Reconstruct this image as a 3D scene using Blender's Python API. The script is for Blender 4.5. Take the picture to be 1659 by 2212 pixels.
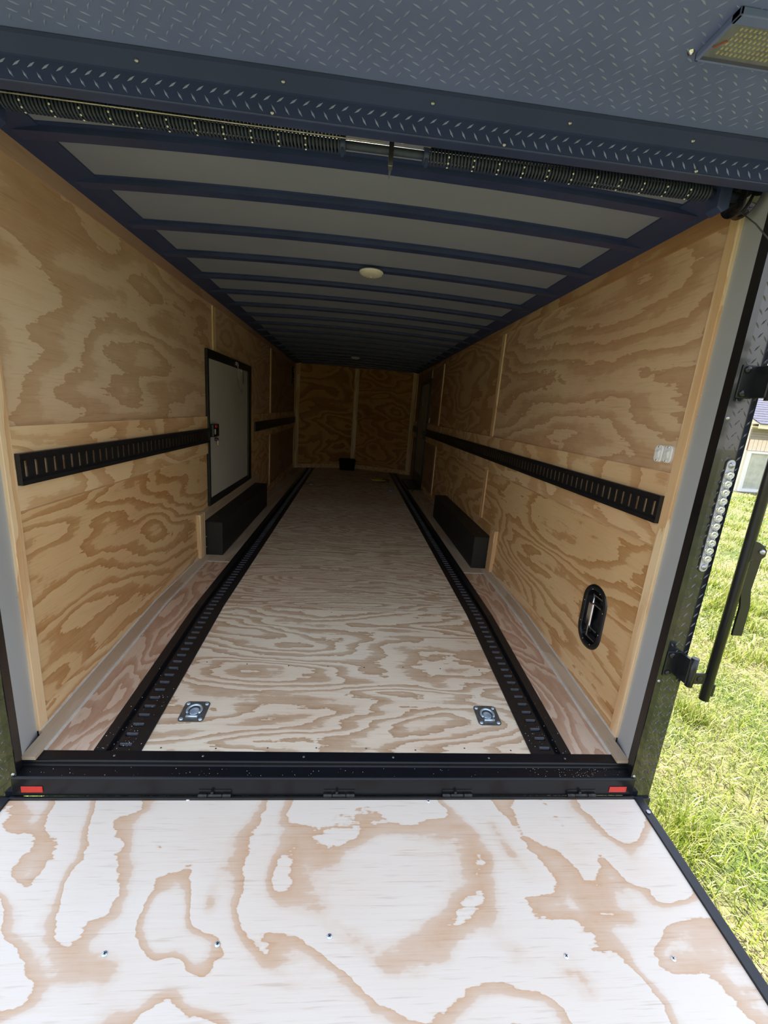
import bpy, bmesh, math, random
import numpy as np
from mathutils import Vector, Matrix
for o in list(bpy.data.objects): bpy.data.objects.remove(o)
random.seed(7); rng = np.random.default_rng(7)
S = bpy.context.scene; COL = S.collection
# ------------------------------------------------------------------ camera
CAM = (-0.0426, -1.4323, 1.2806); YAW, PITCH, ROLL, FPX = 0.0894, 0.2355, 0.0787, 905.09
cd = bpy.data.cameras.new('camera'); cam = bpy.data.objects.new('camera', cd); COL.objects.link(cam); S.camera = cam
cd.sensor_fit = 'HORIZONTAL'; cd.sensor_width = 36; cd.lens = FPX / 1659 * 36; cd.clip_start = .02; cd.clip_end = 300
cy_, sy_, cp_, sp_, cr_, sr_ = math.cos(YAW), math.sin(YAW), math.cos(PITCH), math.sin(PITCH), math.cos(ROLL), math.sin(ROLL)
F_ = Vector((sy_*cp_, cy_*cp_, -sp_)); R_ = Vector((cy_, -sy_, 0)); U_ = R_.cross(F_)
R2, U2 = cr_*R_ + sr_*U_, -sr_*R_ + cr_*U_
cam.matrix_world = Matrix(((R2.x, U2.x, -F_.x, CAM[0]), (R2.y, U2.y, -F_.y, CAM[1]), (R2.z, U2.z, -F_.z, CAM[2]), (0, 0, 0, 1)))
# ------------------------------------------------------------------ sky, sun, exposure
w = bpy.data.worlds.new('world'); S.world = w; w.use_nodes = True
wn, wl = w.node_tree.nodes, w.node_tree.links; wn.clear()
wo = wn.new('ShaderNodeOutputWorld'); bg = wn.new('ShaderNodeBackground'); wl.new(bg.outputs[0], wo.inputs[0])
tc = wn.new('ShaderNodeTexCoord'); sx = wn.new('ShaderNodeSeparateXYZ'); wl.new(tc.outputs['Generated'], sx.inputs[0])
cr = wn.new('ShaderNodeValToRGB'); wl.new(sx.outputs['Z'], cr.inputs[0]); wl.new(cr.outputs[0], bg.inputs[0])
e = cr.color_ramp.elements
e[0].position = 0.0; e[0].color = (1.0, .95, .87, 1); e[1].position = .75; e[1].color = (.62, .72, .95, 1)
m_ = e.new(.22); m_.color = (.88, .89, .91, 1)
bg.inputs[1].default_value = 1.25
sd = bpy.data.lights.new('sun', 'SUN'); sun = bpy.data.objects.new('sun', sd); COL.objects.link(sun)
sd.energy = 10.5; sd.angle = .0095; sd.color = (1, .95, .86)
sun.rotation_euler = Vector((-.03, .60, .80)).to_track_quat('Z', 'Y').to_euler()
S.view_settings.view_transform = 'Standard'; S.view_settings.look = 'None'; S.view_settings.exposure = .98
S.view_settings.gamma = 1; S.view_settings.use_curve_mapping = False

# ------------------------------------------------------------------ materials
def nm(name):
    m = bpy.data.materials.new(name); m.use_nodes = True; n, l = m.node_tree.nodes, m.node_tree.links
    return m, n, l, n['Principled BSDF']
def mth(n, l, op, a, b=None, c=None):
    q = n.new('ShaderNodeMath'); q.operation = op
    for i, v in enumerate((a, b, c)):
        if v is None: continue
        if hasattr(v, 'links'): l.new(v, q.inputs[i])
        else: q.inputs[i].default_value = v
    return q.outputs[0]
def plain(name, col, rough=.5, metal=0, var=.12, scale=30, bump=.0, spec=.5, coat=0, **k):
    m, n, l, b = nm(name)
    t = n.new('ShaderNodeTexCoord'); z = n.new('ShaderNodeTexNoise'); l.new(t.outputs['Object'], z.inputs['Vector'])
    z.inputs['Scale'].default_value = scale; z.inputs['Detail'].default_value = 4
    r = n.new('ShaderNodeValToRGB'); l.new(z.outputs[0], r.inputs[0])
    r.color_ramp.elements[0].position = .3; r.color_ramp.elements[1].position = .7
    r.color_ramp.elements[0].color = tuple(c*(1-var) for c in col)+(1,); r.color_ramp.elements[1].color = tuple(min(1, c*(1+var)) for c in col)+(1,)
    l.new(r.outputs[0], b.inputs['Base Color'])
    b.inputs['Roughness'].default_value = rough; b.inputs['Metallic'].default_value = metal
    b.inputs['Specular IOR Level'].default_value = spec; b.inputs['Coat Weight'].default_value = coat
    if bump:
        bu = n.new('ShaderNodeBump'); bu.inputs['Strength'].default_value = bump; bu.inputs['Distance'].default_value = .002
        l.new(z.outputs[0], bu.inputs['Height']); l.new(bu.outputs[0], b.inputs['Normal'])
    for kk, v in k.items(): b.inputs[kk].default_value = v
    return m
def ply(name, pale, tan, axis='Y', seed=0., fig=2.4, bands=5., stretch=3., warp=.35, edge=.5, rough=.55, fibre=.18, bump=.12, hue=(.90, .74, .66), ragged=.45, soft=.12):
    """rotary cut plywood: contour bands of a stretched noise field, plus fine fibres along the grain"""
    m, n, l, b = nm(name)
    t = n.new('ShaderNodeTexCoord')
    def mapped(along, across):
        mp = n.new('ShaderNodeMapping'); sc = [across]*3; sc['XYZ'.index(axis)] = along
        mp.inputs['Scale'].default_value = sc; mp.inputs['Location'].default_value = (seed*3.1, seed*1.7, seed*2.3)
        l.new(t.outputs['Object'], mp.inputs['Vector']); return mp.outputs[0]
    def noise(vec, scale, detail, rgh=.5, dist=0.):
        q = n.new('ShaderNodeTexNoise'); l.new(vec, q.inputs['Vector']); q.inputs['Scale'].default_value = scale
        q.inputs['Detail'].default_value = detail; q.inputs['Roughness'].default_value = rgh; q.inputs['Distortion'].default_value = dist
        return q.outputs[0]
    base = noise(mapped(1/stretch, 1), fig, 2.0, .45, warp)
    rag = noise(mapped(3.5, 42), 1.0, 4, .65)
    rag2 = noise(mapped(6, 9), 1.6, 3, .6)
    h = mth(n, l, 'MULTIPLY', base, bands)
    h = mth(n, l, 'MULTIPLY_ADD', rag, ragged*bands/8, h)
    h = mth(n, l, 'MULTIPLY_ADD', rag2, .45*bands/8, h)
    f = mth(n, l, 'FRACT', h)
    r = n.new('ShaderNodeValToRGB'); l.new(f, r.inputs[0]); e = r.color_ramp.elements
    e[0].position = 0; e[0].color = (.30,)*3+(1,); e[1].position = 1; e[1].color = (.95,)*3+(1,)
    for p_, v in ((.03, 0.), (edge-soft*1.6, .08), (edge-soft*.15, .26), (edge+soft*.4, .62), (min(edge+.3, .93), .80)):
        q = e.new(p_); q.color = (v, v, v, 1)
    fib = noise(mapped(4, 190), 1.0, 3, .7)
    fr = mth(n, l, 'MULTIPLY_ADD', fib, fibre*2, -fibre)
    broad = mth(n, l, 'MULTIPLY_ADD', noise(mapped(.7, 1.2), 1.3, 2), .5, -.25)
    fac = mth(n, l, 'ADD', r.outputs[0], fr); fac = mth(n, l, 'ADD', fac, broad)
    fac.node.use_clamp = True
    mx = n.new('ShaderNodeMix'); mx.data_type = 'RGBA'; l.new(fac, mx.inputs[0])
    mx.inputs[6].default_value = pale+(1,); mx.inputs[7].default_value = tan+(1,)
    hz = mth(n, l, 'MULTIPLY_ADD', noise(mapped(.5, 1.1), 1.7, 3), 3.2, -1.25); hz.node.use_clamp = True
    mh = n.new('ShaderNodeMix'); mh.data_type = 'RGBA'; l.new(mth(n, l, 'MULTIPLY', hz, .55), mh.inputs[0]); l.new(mx.outputs[2], mh.inputs[6])
    mg = n.new('ShaderNodeMix'); mg.data_type = 'RGBA'; mg.blend_type = 'MULTIPLY'; mg.inputs[0].default_value = 1; l.new(mx.outputs[2], mg.inputs[6]); mg.inputs[7].default_value = hue+(1,)
    l.new(mg.outputs[2], mh.inputs[7]); mx = mh
    dash = noise(mapped(7, 150), 1.0, 2, .5); dd = mth(n, l, 'MULTIPLY', mth(n, l, 'SUBTRACT', dash, .60), 3.2); dd.node.use_clamp = True
    md = n.new('ShaderNodeMix'); md.data_type = 'RGBA'; md.blend_type = 'MULTIPLY'; l.new(dd, md.inputs[0]); l.new(mx.outputs[2], md.inputs[6]); md.inputs[7].default_value = (.72, .62, .55, 1); mx = md
    # pin knots
    v = n.new('ShaderNodeTexVoronoi'); l.new(mapped(1.0, 1.9), v.inputs['Vector']); v.inputs['Scale'].default_value = 3.1
    k = mth(n, l, 'LESS_THAN', v.outputs['Distance'], .017)
    mk = n.new('ShaderNodeMix'); mk.data_type = 'RGBA'; l.new(k, mk.inputs[0]); l.new(mx.outputs[2], mk.inputs[6])
    mk.inputs[7].default_value = tuple(c*.25 for c in tan)+(1,)
    l.new(mk.outputs[2], b.inputs['Base Color']); b.inputs['Roughness'].default_value = rough
    bu = n.new('ShaderNodeBump'); bu.inputs['Strength'].default_value = bump; bu.inputs['Distance'].default_value = .002
    l.new(mth(n, l, 'ADD', fib, f), bu.inputs['Height']); l.new(bu.outputs[0], b.inputs['Normal'])
    return m
WP, WT = (.70, .49, .265), (.45, .235, .085)
WPr, WTr = (.62, .43, .25), (.41, .215, .10)
M = {}
for i, (sd_, pa, ta) in enumerate([(1.3, (.70, .54, .375), (.51, .335, .20)), (4.1, WP, WT), (7.7, (.68, .50, .33), (.49, .30, .175)), (2.9, (.66, .48, .32), (.48, .30, .18)), (9.2, WP, WT), (5.6, WPr, WTr)]):
    M['wall%d' % i] = ply('wall_plywood_%d' % i, pa, ta, 'Y', sd_, fig=[1.9, 2.3, 1.7, 2.1, 2.5, 2.0][i], bands=[12, 13, 15, 13, 13, 12][i], stretch=[3.2, 4, 3.6, 3.4, 4.2, 3.8][i], edge=[.5, .58, .5, .55, .6, .5][i], soft=[.12, .06, .16, .10, .05, .12][i], fibre=.24)
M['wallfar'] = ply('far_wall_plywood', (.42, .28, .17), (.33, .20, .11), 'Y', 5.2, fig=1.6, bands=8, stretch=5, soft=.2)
M['band'] = ply('band_plywood', (.76, .56, .34), (.54, .32, .155), 'Y', 3.3, fig=2.6, bands=9, stretch=2.6, edge=.55, soft=.07)
M['topL'] = ply('red_top_board', (.50, .33, .25), (.42, .26, .19), 'Y', 8.3, fig=2, bands=3, stretch=4)
M['kick'] = ply('kick_plywood', (.76, .56, .33), (.52, .29, .12), 'Y', 6.3, fig=5, bands=12, stretch=9, warp=.2)
M['cove'] = ply('cove_board', (.56, .47, .36), (.44, .35, .25), 'Y', 1.3, fig=5, bands=4, stretch=9, warp=.2)
M['pine'] = ply('pine_batten', (.82, .64, .41), (.64, .40, .20), 'Z', 2.2, fig=6, bands=5, stretch=9, edge=.6, soft=.08, warp=.2)
M['pineY'] = ply('pine_edge', (.80, .62, .36), (.74, .54, .28), 'Y', 2.7, fig=7, bands=2, stretch=12, warp=.2)
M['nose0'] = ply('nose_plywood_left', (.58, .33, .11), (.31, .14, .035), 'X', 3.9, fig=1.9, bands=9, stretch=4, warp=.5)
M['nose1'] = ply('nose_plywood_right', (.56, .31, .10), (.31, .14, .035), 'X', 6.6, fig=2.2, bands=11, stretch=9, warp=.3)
for i in range(5):
    M['floor%d' % i] = ply('floor_plywood_%d' % i, (.80, .73, .585), (.47, .325, .195), 'X', [12.4, 3.6, 8.8, 5.1, 2.2][i], fig=[3.4, 4.2, 4.0, 4.4, 4][i], bands=[15, 20, 20, 20, 20][i], stretch=[4.5, 6.5, 6, 6, 6][i], warp=.25, edge=.56, rough=.6, soft=.07, fibre=.24)
M['side'] = ply('side_floor_plywood', (.66, .52, .40), (.44, .27, .17), 'Y', 7.1, fig=4, bands=14, stretch=3.4, edge=.45, soft=.06)
M['ramp'] = ply('ramp_plywood', (.79, .73, .635), (.60, .395, .24), 'X', 33.1, fig=1.5, bands=8.5, stretch=1.1, warp=.7, edge=.74, rough=.6, fibre=.20, hue=(.97, .9, .84), ragged=.28, soft=.09)
M['caulk'] = plain('grey_caulk', (.62, .61, .58), .5, var=.1)
M['grey'] = plain('grey_jamb_metal', (.43, .455, .485), .45, var=.03, scale=3)
M['black'] = plain('black_satin_metal', (.008, .009, .011), .32, 0, .2, 40)
M['blackgloss'] = plain('black_gloss_metal', (.010, .011, .014), .10, 0, .1, 20, coat=.3)
M['boxblack'] = plain('matt_black_plastic', (.004, .004, .004), .8, 0, .1, 20, spec=.15)
M['stripbase'] = plain('clear_strip_housing', (.48, .50, .53), .25, 0, .1, 60)
M['sillm'] = plain('black_sill_paint', (.006, .007, .010), .28, 0, .1, 20, spec=.3)
M['plate'] = plain('black_tread_plate', (.012, .014, .020), .14, 0, .1, 20, coat=.6)
M['chan'] = plain('haze_blue_channel', (.034, .046, .12), .6, 0, .08, 4, spec=.2)  # black header metal, blue lens haze mixed into its colour
M['lugm'] = plain('hazed_tread_lugs', (.19, .24, .42), .35, 0, .08, 4)  # pale blue carries the glints and lens haze on the lugs
M['postlug'] = plain('post_tread_lugs', (.05, .055, .065), .16, 0, .08, 4, coat=.5)  # paler than the plate: glints on the lugs put into the colour
M['spoil'] = plain('haze_blue_tread_plate', (.145, .185, .38), .55, 0, .08, 4, spec=.3)  # black plate; blue lens haze over the canopy painted into it
M['trackmetal'] = plain('black_track_coating', (.011, .011, .013), .38, 0, .3, 60)
M['lip'] = plain('skylit_slot_lip', (.20, .235, .30), .3, .6, .2, 80)  # bluish sky reflection on the slot lips put into their colour
M['vinyl'] = plain('black_wheel_box_coating', (.012, .012, .012), .55, 0, .3, 60, .1)
M['bow'] = plain('navy_roof_bow_steel', (.032, .048, .13), .45, 0, .15, 8)
M['liner'] = plain('grey_ceiling_liner', (.245, .272, .34), .6, 0, .05, 3)  # grey liner, tinted blue for the lens haze over it
M['edgeshade'] = plain('ceiling_edge_shade', (.03, .046, .12), .6, 0, .1, 4)  # dark navy stands for the shade where ceiling meets wall
M['zinc'] = plain('zinc_plated_steel', (.60, .76, .92), .40, .75, .1, 50)  # blue of the reflected sky put into the zinc colour
M['steel'] = plain('grey_steel', (.42, .43, .45), .32, 1, .15, 50)
M['darksteel'] = plain('dark_recess_steel', (.16, .16, .155), .45, .6, .2, 50)
M['chrome'] = plain('chrome', (.8, .8, .8), .12, 1, .03, 50)
M['whiteplastic'] = plain('white_plastic', (.78, .79, .80), .35, 0, .03, 30)
M['creamplastic'] = plain('cream_lamp_lens', (.66, .64, .54), .4, 0, .03, 30)
M['doorleaf'] = plain('grey_door_leaf', (.52, .51, .49), .38, 0, .04, 3)
M['doorleafR'] = plain('dark_grey_door_leaf', (.38, .36, .32), .45, 0, .04, 3)
M['red'] = plain('red_plastic', (.55, .03, .02), .3, 0, .1, 60)
M['redwire'] = plain('red_wire', (.8, .12, .09), .4, 0, .05, 60)
M['springm'] = plain('oiled_spring_steel', (.030, .042, .075), .6, 0, .2, 60)  # bluish tint stands for lens haze over the springs
M['cable'] = plain('steel_cable', (.45, .43, .36), .4, .7, .2, 60)
M['whitepaint'] = plain('white_paint_mark', (.8, .8, .74), .5, 0, .1, 60)
M['ledboard'] = plain('led_board', (.32, .38, .42), .5, 0, .25, 25)
M['led'] = plain('led_chip', (1.0, .88, .50), .4, 0, .1, 90)
M['yellow'] = plain('yellow_strap', (.60, .50, .06), .6, 0, .1, 90)
M['purple'] = plain('dark_key_head', (.05, .02, .08), .4)
M['soil'] = None
def glassy(name, col, rough=.03):
    m, n, l, b = nm(name); b.inputs['Base Color'].default_value = col+(1,); b.inputs['Roughness'].default_value = rough
    b.inputs['Transmission Weight'].default_value = 1; b.inputs['IOR'].default_value = 1.45
    z = n.new('ShaderNodeTexNoise'); z.inputs['Scale'].default_value = 60; bu = n.new('ShaderNodeBump'); bu.inputs['Strength'].default_value = .08
    l.new(z.outputs[0], bu.inputs['Height']); l.new(bu.outputs[0], b.inputs['Normal']); return m
M['clear'] = glassy('clear_plastic', (.93, .96, .97))

# ------------------------------------------------------------------ mesh helpers
class MB:
    def __init__(s): s.v = []; s.f = []; s.m = []; s.sm = []
    def add(s, vs, fs, mi=0, smooth=False):
        o = len(s.v); s.v += [tuple(v) for v in vs]; s.f += [tuple(i+o for i in f) for f in fs]; s.m += [mi]*len(fs); s.sm += [smooth]*len(fs); return s
    def box(s, x0, x1, y0, y1, z0, z1, mi=0, T=None):
        vs = [(x, y, z) for x in (x0, x1) for y in (y0, y1) for z in (z0, z1)]
        if T: vs = [T @ Vector(v) for v in vs]
        return s.add(vs, [(0, 1, 3, 2), (4, 6, 7, 5), (0, 4, 5, 1), (2, 3, 7, 6), (0, 2, 6, 4), (1, 5, 7, 3)], mi)
    def slab(s, pts, d, mi=0):
        """polygon pts extruded by vector d"""
        n = len(pts); d = Vector(d); a = [Vector(p) for p in pts]; vs = a+[p+d for p in a]
        nor = (a[1]-a[0]).cross(a[2]-a[1])
        fs = [tuple(range(n)), tuple(range(2*n-1, n-1, -1))]+[(i, i+n, (i+1) % n+n, (i+1) % n) for i in range(n)]
        if nor.dot(d) > 0: fs = [tuple(reversed(f)) for f in fs]
        return s.add(vs, fs, mi)
    def tube(s, path, r, n=10, mi=0, caps=True, smooth=True):
        P = [Vector(p) for p in path]; vs = []; rs = r if isinstance(r, (list, tuple)) else [r]*len(P)
        up = None
        for i, p in enumerate(P):
            t = (P[min(i+1, len(P)-1)]-P[max(i-1, 0)]).normalized()
            if up is None: up = t.orthogonal().normalized()
            up = (up-t*up.dot(t)); up = up.normalized() if up.length > 1e-6 else t.orthogonal().normalized()
            b = t.cross(up)
            vs += [p+(up*math.cos(2*math.pi*k/n)+b*math.sin(2*math.pi*k/n))*rs[i] for k in range(n)]
        fs = [(i*n+k, i*n+(k+1) % n, (i+1)*n+(k+1) % n, (i+1)*n+k) for i in range(len(P)-1) for k in range(n)]
        s.add(vs, fs, mi, smooth)
        if caps:
            o = len(s.v)-len(vs); s.f += [tuple(o+k for k in range(n-1, -1, -1)), tuple(o+(len(P)-1)*n+k for k in range(n))]; s.m += [mi]*2; s.sm += [False]*2
        return s
    def lathe(s, prof, o, axis=(0, 0, 1), n=24, mi=0, smooth=True):
        """prof: (radius, height) along axis from o"""
        ax = Vector(axis).normalized(); u = ax.orthogonal().normalized(); v = ax.cross(u); o = Vector(o); vs = []
        for r, h in prof: vs += [o+ax*h+(u*math.cos(2*math.pi*k/n)+v*math.sin(2*math.pi*k/n))*r for k in range(n)]
        fs = [(i*n+k, i*n+(k+1) % n, (i+1)*n+(k+1) % n, (i+1)*n+k) for i in range(len(prof)-1) for k in range(n)]
        return s.add(vs, fs, mi, smooth)
    def build(s, name, mats, parent=None, origin=None, bevel=0, kind=None, label=None):
        mats = mats if isinstance(mats, (list, tuple)) else [mats]
        po = Vector(parent['o']) if parent is not None else Vector((0, 0, 0))
        o = Vector(origin) if origin is not None else po
        me = bpy.data.meshes.new(name); me.from_pydata([Vector(v)-o for v in s.v], [], s.f)
        for m in mats: me.materials.append(m)
        me.polygons.foreach_set('material_index', s.m); me.polygons.foreach_set('use_smooth', s.sm); me.update()
        ob = bpy.data.objects.new(name, me); COL.objects.link(ob)
        if parent is not None: ob.parent = parent
        ob.location = o-po; ob['o'] = tuple(o)
        if bevel:
            b = ob.modifiers.new('bevel', 'BEVEL'); b.width = bevel; b.segments = 2; b.limit_method = 'ANGLE'; b.angle_limit = .6
        if kind: ob['kind'] = kind
        if label: ob['label'] = label
        return ob
def thing(name, label, cat, loc, group=None):
    o = bpy.data.objects.new(name, None); COL.objects.link(o); o.location = loc; o['o'] = tuple(loc); o.empty_display_size = .05
    o['label'] = label; o['category'] = cat
    if group: o['group'] = group
    return o
def tag(o, label, cat, group=None):
    o['label'] = label; o['category'] = cat
    if group: o['group'] = group
    return o
def setting(name, loc=(0, 0, 0)):
    o = bpy.data.objects.new(name, None); COL.objects.link(o); o.location = loc; o['o'] = tuple(loc); o['kind'] = 'structure'; return o
def flat_normals(o):
    bm = bmesh.new(); bm.from_mesh(o.data); bmesh.ops.recalc_face_normals(bm, faces=bm.faces); bm.to_mesh(o.data); bm.free(); return o
def B(*a, **k): return MB().box(*a, **k)

# ------------------------------------------------------------------ dimensions
HW = 1.223; YBK = 1.079; SL = .0753; YN = 7.37; YV = 7.90; HT = 2.085; GZ = -.45
def fz(y): return 0. if y >= YBK else -(YBK-y)*SL
def ybreaks(y0, y1): return [y0]+([YBK] if y0 < YBK < y1 else [])+[y1]
def fslab(mb, x0, x1, y0, y1, z0, z1, mi=0):
    """a box following the beavertail floor; z0,z1 above the floor"""
    ys = ybreaks(y0, y1)
    for a, b in zip(ys[:-1], ys[1:]):
        vs = [(x, y, fz(y)+z) for x in (x0, x1) for y in (a, b) for z in (z0, z1)]
        mb.add(vs, [(0, 1, 3, 2), (4, 6, 7, 5), (0, 4, 5, 1), (2, 3, 7, 6), (0, 2, 6, 4), (1, 5, 7, 3)], mi)
    return mb

# ------------------------------------------------------------------ floor
floor = MB(); fslab(floor, -1.29, 1.29, 0, YN, -.12, -.03); floor.slab([(-1.29, YN, -.12), (1.29, YN, -.12), (0, YV+.06, -.12)], (0, 0, .09))
floor = floor.build('floor', M['black'], kind='structure')
XT0, XT1 = .790, .967
def noseY(x): return YV-(YV-YN)*abs(x)/HW
for i, (a, b) in enumerate([(0, YBK-.0015), (YBK+.0015, 3.52), (3.521, 5.96), (5.961, 7.30)]):
    mb = MB(); fslab(mb, -XT0, XT0, a, b, -.03, 0); mb.build('plywood_panel', M['floor%d' % i], floor)
mb = MB().slab([(-XT0, 7.301, -.03), (XT0, 7.301, -.03), (XT0, noseY(XT0), -.03), (0, YV, -.03), (-XT0, noseY(XT0), -.03)], (0, 0, .03)); mb.build('plywood_panel', M['floor4'], floor)
for s in (-1, 1):
    x = sorted((s*XT1, s*1.14))
    mb = MB(); fslab(mb, x[0], x[1], 0, 1.845, -.03, 0); mb.build('side_board', M['side'], floor)
    x = sorted((s*XT1, s*HW))
    if s < 0: mb = MB(); fslab(mb, x[0], x[1], 1.855, noseY(1.1), -.03, .001); mb.build('side_board', M['cove'], floor)
    else:
        mb = MB(); fslab(mb, x[0], x[1], 1.855, 5.66, -.03, .001); mb.box(x[0], x[1], 6.66, noseY(1.1), -.03, .001); mb.build('side_board', M['cove'], floor)
        mb = MB().box(1.0, HW, 5.66, 6.66, -.03, .002); mb.box(.985, 1.0, 5.65, 6.67, -.03, .012); mb.box(1.0, HW, 5.65, 5.665, -.03, .012); mb.box(1.0, HW, 6.655, 6.67, -.03, .012)
        for k in range(6): mb.box(1.02, 1.2, 5.75+k*.15, 5.77+k*.15, 0, .006)
        mb.build('step_plate', M['black'], floor)
    # cove plank along the wall, resting over the threshold
    x = sorted((s*1.148, s*1.199)); x2 = sorted((s*1.148, s*(HW-.009)))
    mb = MB(); fslab(mb, x[0], x[1], -.045, .07, .002, .016); fslab(mb, x2[0], x2[1], .07, 1.93, .002, .016); mb.build('cove_plank', M['cove'], floor)
    x = sorted((s*1.139, s*1.149)); mb = MB(); fslab(mb, x[0], x[1], .0, 1.845, -.02, .006); xx = sorted((s*XT1, s*1.14)); fslab(mb, xx[0]+.004, xx[1], 1.842, 1.857, -.02, .003); mb.build('caulk_line', M['caulk'], floor)
    x = sorted((s*(HW-.016), s*(HW-.008))); mb = MB(); fslab(mb, x[0], x[1], .08, 1.85, .014, .021); mb.build('caulk_line', M['caulk'], floor)
# small screws of the floor
mb = MB()
for y in (.02, .53, 1.05, 1.11, 1.7):
    for k in range(8):
        x = -.72+k*.205+random.uniform(-.01, .01); mb.lathe([(.0001, .0012), (.0035, .0012), (.0035, -.001)], (x, y+random.uniform(-.008, .008), fz(y)), n=8)
mb.build('screw_heads', M['darksteel'], floor, kind='stuff')

# ------------------------------------------------------------------ tie-down tracks
def track(length, holes, mats, x0, pitch=.0508, w0=.823, w1=.9225, sloped=True):
    pass
def floor_track(s, label):
    """pressed steel floor track, flanges either side of a recessed row of slots"""
    t = thing('floor_track', label, 'track', (s*.868, 0, fz(0)), 'slotted tracks in the floor')
    fl = MB(); web = MB(); lips = MB()
    y0, y1 = 0.0, noseY(.96)-.004
    def sx(x): return s*x
    def fs(mb, a, b, *r): x = sorted((sx(a), sx(b))); return fslab(mb, x[0], x[1], *r)
    fs(fl, XT0, .823, y0, y1, -.03, .0045); fs(fl, .9225, XT1, y0, y1, -.03, .0045)
    fl.build('flange', M['trackmetal'], t)
    # web with real slots
    sl0, sl1 = .843, .889; top, bot = .0022, -.012
    n = int((y1-.06)/.0508); ys = [.03+k*.0508 for k in range(n)]
    def quad(a, b, c, d, z):
        x = sorted((sx(a), sx(b)))
        for p, q in zip(ybreaks(c, d)[:-1], ybreaks(c, d)[1:]):
            web.add([(x[0], p, fz(p)+z), (x[1], p, fz(p)+z), (x[1], q, fz(q)+z), (x[0], q, fz(q)+z)], [(0, 1, 2, 3)])
    quad(.823, sl0, y0, y1, -.004); quad(sl1, .900, y0, y1, -.004)
    prev = y0
    for yy in ys:
        quad(sl0, sl1, prev, yy-.008, -.004); prev = yy+.008
        a, b = sorted((sx(sl0), sx(sl1))); p, q = yy-.008, yy+.008
        V = [(x, y, fz(y)+z) for z in (-.004, -.018) for x, y in ((a, p), (b, p), (b, q), (a, q))]
        web.add(V, [(0, 4, 5, 1), (1, 5, 6, 2), (2, 6, 7, 3), (3, 7, 4, 0), (4, 7, 6, 5)])
    quad(sl0, sl1, prev, y1, -.004)
    quad(.900, .9225, y0, y1, -.020)          # deep outer groove
    x = sx(.900); web.add([(x, y0, fz(y0)-.004), (x, YBK, -.004), (x, y1, -.004), (x, y1, -.02), (x, YBK, -.02), (x, y0, fz(y0)-.02)], [(0, 1, 4, 5), (1, 2, 3, 4)])
    web.build('slotted_web', M['trackmetal'], t)
    for k, yy in enumerate(ys):
        if k < 60:
            x = sorted((sx(sl0), sx(sl1))); l_ = MB()
            fslab(l_, x[0]+.001, x[1]-.001, yy+.004, yy+.0085, -.012, -.0015); l_.build('slot_lip', M['lip'], t)
        else:
            x = sorted((sx(sl0), sx(sl1))); fslab(lips, x[0]+.001, x[1]-.001, yy+.006, yy+.0085, -.012, -.0025)
    lips.build('far_slot_lips', M['lip'], t, kind='stuff')
    return t
floor_track(-1, 'black slotted floor track left of the centre plywood, beside the left wheel box')
floor_track(1, 'black slotted floor track right of the centre plywood, beside the right wheel box')

def wall_track(s, y0, y1, label):
    t = thing('wall_track', label, 'track', (s*HW, y0, .98), 'slotted tracks along the walls')
    z0, z1 = .925, 1.038; zs0, zs1 = .953, 1.010; th = .030
    xo = HW-th; xf = HW-th+.008
    mb = MB()
    X = lambda a: s*a
    def q(a, pts):
        vs = [(X(p[0]), p[1], p[2]) for p in pts]; mb.add(vs, [(0, 1, 2, 3) if s < 0 else (3, 2, 1, 0)])
    # flanges: bevelled edges top and bottom
    for (za, zb) in ((z0, z0+.016), (z1-.016, z1)):
        q(0, [(xo, y0, za), (xo, y1, za), (xo, y1, zb), (xo, y0, zb)])
    q(0, [(xo, y0, z0+.016), (xo, y1, z0+.016), (xf, y1, z0+.022), (xf, y0, z0+.022)])
    q(0, [(xf, y0, z1-.022), (xf, y1, z1-.022), (xo, y1, z1-.016), (xo, y0, z1-.016)])
    q(0, [(HW-.012, y0, z0), (HW-.012, y1, z0), (xo, y1, z0), (xo, y0, z0)]); q(0, [(xo, y0, z1), (xo, y1, z1), (HW-.012, y1, z1), (HW-.012, y0, z1)])
    q(0, [(HW-.012, y0, z0), (xo, y0, z0), (xo, y0, z1), (HW-.012, y0, z1)]); q(0, [(xo, y1, z0), (HW-.012, y1, z0), (HW-.012, y1, z1), (xo, y1, z1)])
    q(0, [(xf, y0, z0+.022), (xf, y1, z0+.022), (xf, y1, zs0), (xf, y0, zs0)]); q(0, [(xf, y0, zs1), (xf, y1, zs1), (xf, y1, z1-.022), (xf, y0, z1-.022)])
    prev = y0; yy = y0+.034
    d = HW-.0125
    while yy < y1-.03:
        q(0, [(xf, prev, zs0), (xf, yy-.0055, zs0), (xf, yy-.0055, zs1), (xf, prev, zs1)])
        a, b = yy-.0055, yy+.0055
        # folded slot walls reach back towards the plywood, which shows through the slot
        q(0, [(xf, a, zs0), (xf+.012, a+.001, zs0), (xf+.012, a+.001, zs1), (xf, a, zs1)])
        prev = b; yy += .0508
    q(0, [(xf, prev, zs0), (xf, y1, zs0), (xf, y1, zs1), (xf, prev, zs1)])
    mb.build('slotted_rail', M['trackmetal'], t)
    return t
wall_track(-1, .122, 2.118, 'black slotted rail on the left wall between the rear post and the grey side door')
wall_track(-1, 3.775, 7.30, 'black slotted rail on the left wall beyond the grey side door')
wall_track(1, .120, 5.72, 'long black slotted rail on the right wall, rear post to entry door')
wall_track(1, 6.75, 7.30, 'short black slotted rail on the right wall beyond the entry door')

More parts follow.
